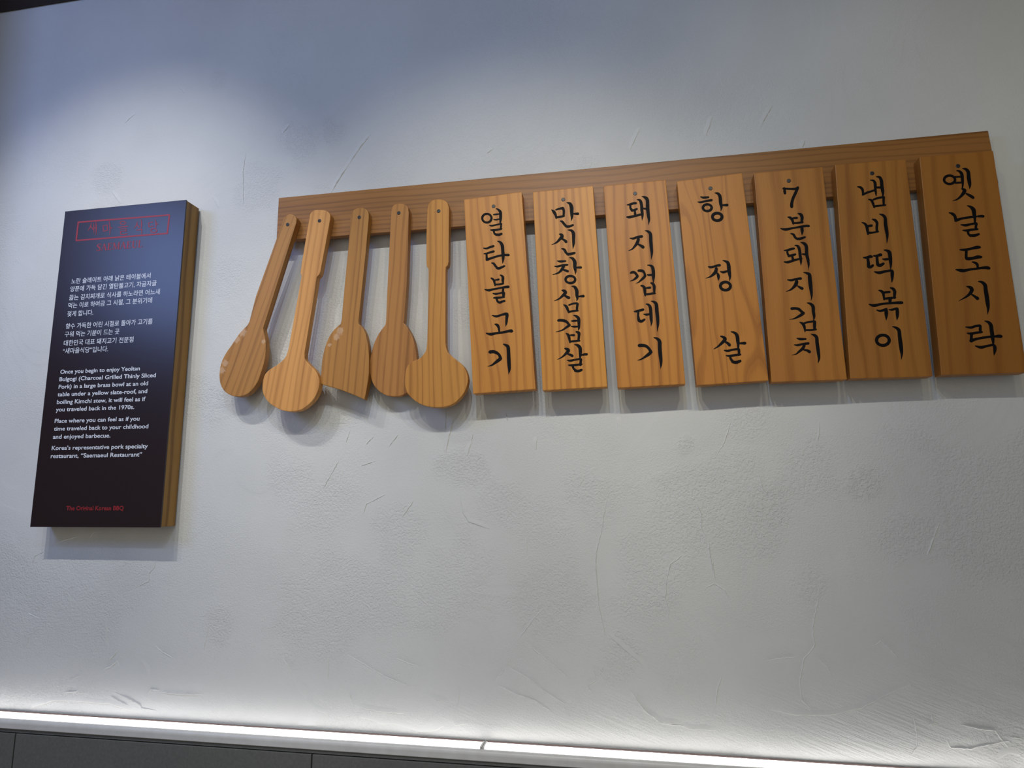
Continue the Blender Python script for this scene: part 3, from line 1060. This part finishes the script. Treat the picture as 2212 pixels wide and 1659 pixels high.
GL = [
    [((1010, 420), 8.294, """o346,425,83,78,40
510,255,12 545,268,32 585,310,55 592,370,55 592,440,50 585,505,30
462,362,18 500,358,30 560,350,25
468,448,18 510,452,28 570,440,25
395,555,18 440,560,32 530,540,28 605,525,35
605,525,36 598,570,36 592,625,36
412,635,18 460,640,40 540,630,35 612,615,28
470,655,35 482,700,36 520,725,42
500,715,38 560,722,45 608,705,42"""),
     ((1010, 420), 8.294, """285,962,18 340,968,34 400,945,38 465,925,42
295,1062,20 350,1055,34 410,1035,38 470,1020,40
340,1065,40 342,1110,38 348,1165,52
345,1170,50 430,1140,40 560,1100,38 660,1085,38 735,1085,46
540,838,20 590,860,45 622,920,60 630,1000,58 636,1100,58 635,1180,38 626,1235,8
432,1228,20 470,1240,40 500,1280,42 545,1330,36
520,1315,40 560,1325,46 620,1300,40 660,1283,34"""),
     ((1030, 580), 16.588, """515,345,55 580,385,78 620,450,85 640,540,75 655,610,55
660,410,50 720,405,60 785,390,75
835,232,35 895,262,75 935,320,100 930,420,100 940,520,70
660,570,60 780,570,65 945,535,75
280,745,30 340,765,60 440,780,90 560,750,75 700,725,70 870,690,70 1010,665,85 1130,655,100
950,690,80 940,760,85 935,850,85 945,960,80 950,1020,75
575,890,35 680,910,75 790,890,60 950,860,70 985,870,60
985,865,60 965,940,90 955,1000,80
600,1050,40 700,1050,85 830,1040,75 985,1020,60
710,1080,75 730,1150,75 780,1215,70
750,1195,70 830,1215,85 920,1180,75 995,1160,75"""),
     ((1020, 620), 8.294, """355,505,16 430,525,42 520,500,38 600,478,52
600,468,30 622,490,60 618,560,52 612,640,42 600,705,8
405,665,18 450,682,52 475,730,45 485,800,32
250,828,20 330,845,50 430,828,42 560,810,42 660,788,50 705,788,64"""),
     ((1020, 620), 8.294, """318,1165,62 380,1158,60 440,1180,55 485,1220,50 505,1275,62
515,1280,50 480,1305,62 420,1350,48 350,1400,28 275,1420,8
558,1022,18 600,1040,45 640,1070,62 650,1150,64 655,1280,66 662,1400,62 665,1480,48 652,1560,6""")],
    [((1160, 420), 8.294, """262,275,16 300,310,55 330,360,50 345,425,30
340,275,30 400,255,36 465,245,50
465,248,52 480,300,45 475,385,40
345,410,36 420,400,40 485,385,34
535,145,14 590,165,52 618,230,68 622,330,62 625,400,45 612,475,6
645,345,24 700,345,40 735,345,48
415,475,18 455,490,42 495,540,45 540,580,40
515,570,40 570,575,44 645,548,36"""),
     ((1160, 420), 8.294, """403,710,24 440,725,55 445,760,66 410,800,50 350,860,32 262,902,8
450,795,30 500,825,45 520,848,55
556,635,16 620,650,48 652,700,62 655,800,56 655,880,48 642,975,6
442,970,18 490,990,45 520,1040,45 560,1080,40
540,1070,42 600,1065,50 675,1048,40"""),
     ((1160, 420), 8.294, """362,1190,14 420,1200,42 512,1192,30
315,1285,18 370,1290,36 460,1268,38 545,1260,36
478,1285,55 440,1350,50 380,1405,32 282,1437,10
455,1345,30 510,1360,40 550,1376,48
585,1130,16 640,1150,50 675,1210,66 678,1300,60 690,1370,42 688,1435,6
705,1310,30 760,1308,40 788,1308,42
o598,1524,86,64,44"""),
     ((1170, 610), 8.294, """367,142,28 410,155,55 425,185,62 390,225,50 310,295,30 222,332,8
410,235,30 460,262,50 488,275,56
540,68,14 595,85,52 628,150,66 632,230,58 640,290,38 625,335,8
650,252,26 710,248,38 750,245,50
395,400,18 440,430,50 465,480,48 485,540,30
490,405,30 560,380,32 635,375,40
645,385,45 635,440,45 632,500,42
480,528,36 560,515,34 650,505,32"""),
     ((1170, 610), 8.294, """298,682,45 350,678,52 430,695,50 480,740,45 495,770,42
500,765,48 450,800,42 370,855,26 255,888,10
568,588,12 620,605,45 662,650,58 668,740,52 668,810,42 658,855,18
525,692,12 570,690,38 640,685,30
525,785,14 580,792,36 650,790,30
435,912,16 475,940,50 495,1000,48 508,1075,30
520,945,30 580,946,42
620,885,30 665,905,55 668,960,48 660,1040,42
510,1060,35 600,1052,34 680,1045,30"""),
     ((1170, 610), 8.294, """417,1182,26 460,1200,58 478,1225,62 440,1270,48 370,1335,28 285,1380,8
465,1280,30 520,1300,45 548,1316,54
590,1112,14 650,1130,52 688,1180,64 692,1280,56 690,1330,42 682,1370,25
715,1300,34 770,1290,42 808,1288,46
460,1395,18 520,1402,40 600,1385,34 690,1372,40
705,1378,46 697,1440,46 694,1480,46
480,1480,18 550,1485,42 640,1475,38 720,1465,30
555,1495,40 575,1545,42 620,1582,42
600,1582,46 660,1588,48 715,1567,44""")],
    [((1320, 400), 8.294, """285,352,16 340,345,42 400,325,42 445,322,42
345,360,36 348,410,40 378,452,46
370,455,42 420,445,40 462,426,38
425,460,36 430,520,46
278,570,20 330,572,46 430,550,42 530,525,40 560,515,30
468,258,14 520,275,48 545,350,56 552,450,56 562,540,46 555,630,6
570,415,28 640,425,36
552,202,12 610,220,50 650,270,62 655,400,64 668,540,58 680,620,42 668,710,5"""),
     ((1320, 400), 8.294, """338,950,18 400,955,40 470,930,44 552,918,50
490,965,56 470,1030,60 420,1100,40 370,1150,24 308,1172,6
490,1060,34 545,1090,50 573,1110,60
608,812,12 665,830,45 705,880,60 712,1000,64 722,1120,60 730,1220,46 718,1335,5"""),
     ((1350, 560), 16.588, """205,488,70 260,465,92 340,470,92 400,530,90 440,590,100
460,605,85 400,665,95 310,735,60 180,785,14
478,408,75 540,405,98 640,425,102 700,500,80 715,590,100
735,590,75 660,670,98 560,760,68 480,830,38 380,862,12
808,212,28 890,218,58 975,270,108 1010,380,122 1020,520,122 1020,660,108 1020,780,50 1015,830,40
792,550,30 850,565,72 960,560,80
580,942,60 650,970,92 700,1040,112 715,1180,98 725,1300,62
770,1030,60 850,1020,78 900,1015,84
935,850,60 1000,880,88 1045,960,108 1050,1080,92 1050,1200,70
760,1250,70 860,1250,76 1000,1220,76 1085,1225,50"""),
     ((1330, 600), 8.294, """330,605,20 380,600,42 450,580,46 492,570,46
405,620,40 402,680,42 412,748,56
415,765,56 460,780,50 515,748,42
497,650,12 550,660,40 610,650,36
540,468,14 590,485,45 622,540,58 630,640,60 636,740,56 642,800,38 632,868,5
635,418,12 690,435,45 728,480,62 738,600,66 752,730,60 755,840,46 742,968,5"""),
     ((1330, 600), 8.294, """422,1213,62 480,1212,58 545,1225,54 600,1275,50 630,1335,62
636,1330,55 590,1370,60 520,1420,40 450,1462,24 390,1478,8
684,1070,16 740,1090,45 785,1140,66 790,1250,68 800,1380,68 810,1480,58 812,1560,38 802,1628,5""")],
    [((1480, 390), 8.294, """277,290,18 330,305,42 418,298,34
224,382,12 280,388,36 380,365,36 475,350,44
o397,486,78,60,46
530,220,14 590,235,48 625,290,60 635,400,60 650,480,42 638,550,5
665,440,30 720,440,45 755,437,50
o575,650,86,67,53"""),
     ((1510, 550), 16.588, """340,435,50 430,450,88 560,420,78 680,385,88 745,380,92
620,500,115 600,600,125 520,700,108 400,790,58 245,850,14
650,660,60 690,740,108 700,830,92 692,930,12
852,210,30 930,230,68 1030,290,118 1065,420,136 1075,560,136 1095,700,118 1110,810,78 1085,950,12
772,605,40 870,630,88 1020,590,70
o946,1127,180,145,105"""),
     ((1500, 600), 8.294, """472,1047,26 520,1065,50 550,1100,62 510,1150,58 430,1225,34 345,1278,10
545,1140,30 600,1175,48 630,1205,58
657,967,18 720,985,45 765,1040,64 778,1130,64 785,1200,48 785,1260,36
810,1175,30 870,1172,46 908,1172,52
537,1300,22 600,1310,42 680,1290,38 790,1275,40
795,1285,52 800,1340,48 795,1380,46
570,1395,18 640,1400,42 730,1385,42 826,1375,34
640,1405,40 655,1460,44 700,1508,44
680,1505,48 750,1515,56 820,1490,50""")],
    [((1650, 380), 8.294, """366,215,34 372,260,50 378,308,52
350,226,36 450,232,36 560,232,42 610,212,48
610,208,50 570,300,52 520,410,54 500,500,56 500,550,60"""),
     ((1650, 380), 8.294, """432,737,22 475,750,48 510,790,50 528,855,36
530,755,36 592,752,44
612,672,20 660,690,52 685,740,58 680,810,48 688,830,46
525,845,36 620,840,36 695,828,38
302,942,18 390,958,48 520,935,34 650,912,38 760,895,44 805,898,44
680,925,56 688,990,54 682,1060,8
480,1032,16 530,1050,42 565,1105,42 610,1135,38
590,1125,40 650,1125,46 738,1096,34"""),
     ((1650, 380), 8.294, """362,1335,14 420,1330,36 490,1310,44 542,1300,38
420,1340,38 425,1390,38 450,1432,42
445,1435,44 510,1420,44 565,1405,38
510,1440,42 520,1490,46
362,1540,20 430,1545,44 530,1515,42 620,1490,36 680,1478,30
555,1242,14 610,1260,48 640,1330,54 650,1420,54 665,1530,42 665,1605,5
690,1400,26 750,1405,42
660,1190,12 720,1210,50 760,1265,60 768,1400,60 790,1500,54 802,1590,36 800,1655,12 797,1690,5"""),
     ((1680, 560), 16.588, """355,735,40 480,750,84 620,720,78 760,695,90 825,690,102
680,790,125 650,900,136 570,1000,98 450,1100,58 295,1155,14
720,960,50 800,1010,88 878,1050,108
927,470,28 1020,490,68 1130,550,126 1150,700,140 1170,880,146 1190,1060,126 1210,1230,96 1215,1350,58 1190,1480,12"""),
     ((1670, 590), 8.294, """333,635,52 400,632,48 460,645,50 505,685,48 540,715,54
546,715,54 500,750,54 420,795,36 360,820,20 292,828,8
610,532,14 670,550,45 715,600,62 722,690,58 735,770,48 728,840,20
477,880,16 530,905,50 560,960,50 572,1050,20
560,895,34 640,875,34 735,862,36
745,872,56 742,930,58 742,1000,46
590,1020,32 680,1020,32 770,1008,30"""),
     ((1670, 590), 8.294, """424,1165,14 490,1182,46 585,1180,34
380,1283,16 440,1290,38 540,1268,40 632,1258,46
560,1290,50 530,1350,54 460,1410,38 410,1450,22 340,1468,8
555,1375,30 610,1385,44 653,1409,56
680,1092,12 735,1110,45 778,1150,60 788,1250,64 805,1370,64 818,1470,56 822,1540,40 802,1615,5""")],
    [((1830, 360), 8.294, """184,360,18 235,370,42 275,410,48 285,490,38
280,500,42 370,460,38 500,420,36
414,240,16 470,250,38 500,300,54 505,400,48 515,470,38 518,525,14
530,372,36 600,372,40
522,180,16 580,190,48 612,250,60 622,350,62 635,430,60 642,490,38 638,525,28
382,585,18 430,600,40 460,650,48 485,730,30
470,590,34 540,565,38 640,545,38
655,548,48 652,610,44 655,680,38
480,712,38 570,700,34 685,688,30"""),
     ((1830, 360), 8.294, """264,1000,18 315,1020,40 350,1070,54 362,1130,54 373,1210,34
370,1065,38 438,1055,48
452,942,22 500,960,48 535,1010,50 530,1090,48 535,1160,44
370,1185,44 460,1180,34 555,1162,34
577,850,14 640,870,44 680,920,58 688,1030,64 705,1140,64 718,1240,48 710,1378,5"""),
     ((1860, 530), 16.588, """90,435,50 190,440,88 330,400,108 385,410,86
240,480,96 260,600,108 265,740,126
270,770,105 350,770,108 428,715,88
445,375,50 560,375,88 680,340,108 715,342,108
570,430,98 580,560,108 600,700,118
600,700,115 690,715,118 805,652,90
762,485,30 850,500,78 970,490,82
818,165,28 920,185,78 1010,250,136 1040,400,136 1055,560,126 1065,700,88 1058,840,38
478,945,40 650,980,105 830,940,88 1050,900,80
1060,885,60 1110,940,125 1115,1080,120 1115,1200,86 1100,1318,28"""),
     ((1840, 580), 8.294, """482,390,20 530,405,46 565,450,50 580,555,34
580,430,42 678,420,40
692,347,24 740,365,52 768,410,58 765,480,52 765,530,38
585,540,38 680,530,42 780,520,34
685,540,66 685,600,52
310,640,20 400,662,54 540,635,40 700,620,40 850,612,54 902,612,48
444,742,16 510,760,40 600,735,48
615,732,56 618,800,68 618,860,48 614,928,6
664,738,16 720,738,38 800,715,40
812,722,56 815,790,62 815,860,48 806,928,6"""),
     ((1840, 580), 8.294, """o557,1285,114,92,56
727,1040,14 790,1060,44 845,1110,64 858,1220,68 875,1350,74 890,1470,64 895,1550,38 885,1638,5""")],
    [((2010, 340), 8.294, """o342,400,98,75,46
467,235,16 520,250,44 560,300,60 572,400,54 578,480,38 570,560,24
440,350,34 540,345,32
450,455,38 550,450,34
572,200,14 630,210,48 675,260,64 685,360,70 700,460,64 705,520,38 698,565,6
560,562,22 610,590,66 590,640,62 540,700,44 470,755,26 395,775,6
640,650,28 700,680,48 763,720,54"""),
     ((2010, 340), 8.294, """334,990,18 390,1010,50 435,1050,54 455,1130,54
450,1130,56 560,1095,42 700,1072,42 820,1060,36
850,1055,38 910,1052,48 945,1055,50
657,865,14 715,885,44 770,940,76 785,1030,68 795,1100,48 795,1170,38
547,1205,20 630,1215,46 730,1195,38 820,1180,42
825,1192,46 812,1240,46 815,1285,46
577,1305,18 650,1310,42 740,1295,42 845,1285,34
670,1320,46 680,1370,42 720,1408,42
700,1395,44 780,1400,54 865,1375,40"""),
     ((2060, 510), 16.588, """230,485,50 380,490,88 540,470,88 700,430,98 850,400,118 940,400,86
455,540,106 450,650,98 450,770,108
460,800,115 540,810,116 700,790,108 860,750,126 990,750,88
662,925,38 780,960,88 850,1030,98 860,1130,78
80,1200,40 260,1230,118 380,1235,108 560,1200,88 800,1170,78 1000,1140,88 1180,1130,116 1270,1150,105"""),
     ((2030, 570), 8.294, """482,404,20 540,420,54 575,460,72 550,520,60 480,585,38 340,665,6
570,545,28 630,585,44 678,620,64
692,315,20 750,325,44 810,380,68 825,480,74 845,600,78 858,700,74 868,800,48 856,908,5"""),
     ((2030, 570), 8.294, """464,1130,18 560,1140,46 640,1115,44 718,1105,48
730,1112,46 725,1170,54 728,1222,48
490,1240,18 560,1250,46 660,1232,44 760,1222,34
570,1260,56 565,1320,52 570,1378,66
560,1375,66 680,1340,44 860,1310,44 980,1300,36
980,1300,38 1060,1295,58 1100,1300,56
804,1022,14 870,1045,48 915,1100,68 930,1200,70 945,1300,70 955,1380,52 958,1430,34
640,1470,22 740,1495,52 850,1470,42 950,1450,42
960,1448,46 985,1490,62 985,1560,54 970,1640,8""")],
]

for i, p in enumerate(PL):
    plane = (BA - PT - 0.0004, BX)
    inkp = (BA - PT - 0.0007, BX)
    P3 = [at(x, y, *plane) for x, y in p['c']]
    tc_ = (P3[0] + P3[1]) / 2
    bc_ = (P3[2] + P3[3]) / 2
    tilt = math.atan2(tc_.x - bc_.x, tc_.z - bc_.z)
    e = empty('menu_plank', (tc_.x, tc_.y + PT, tc_.z), (0, tilt, 0))
    tag(e, p['lab'], 'menu plank', 'menu planks hanging from the rail')
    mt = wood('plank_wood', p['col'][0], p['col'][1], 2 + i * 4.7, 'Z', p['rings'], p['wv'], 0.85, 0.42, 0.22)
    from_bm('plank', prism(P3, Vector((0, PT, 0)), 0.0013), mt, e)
    sc_ = at(*p['scr'], *plane)
    from_bm('screw', disc(sc_, 0.0042, 0.0008), M_SCREW, e)
    for (o_, s_, txt) in GL[i]:
        strokes_mesh('brush_character', txt.strip().splitlines(), o_, s_, inkp, M_INK, e)
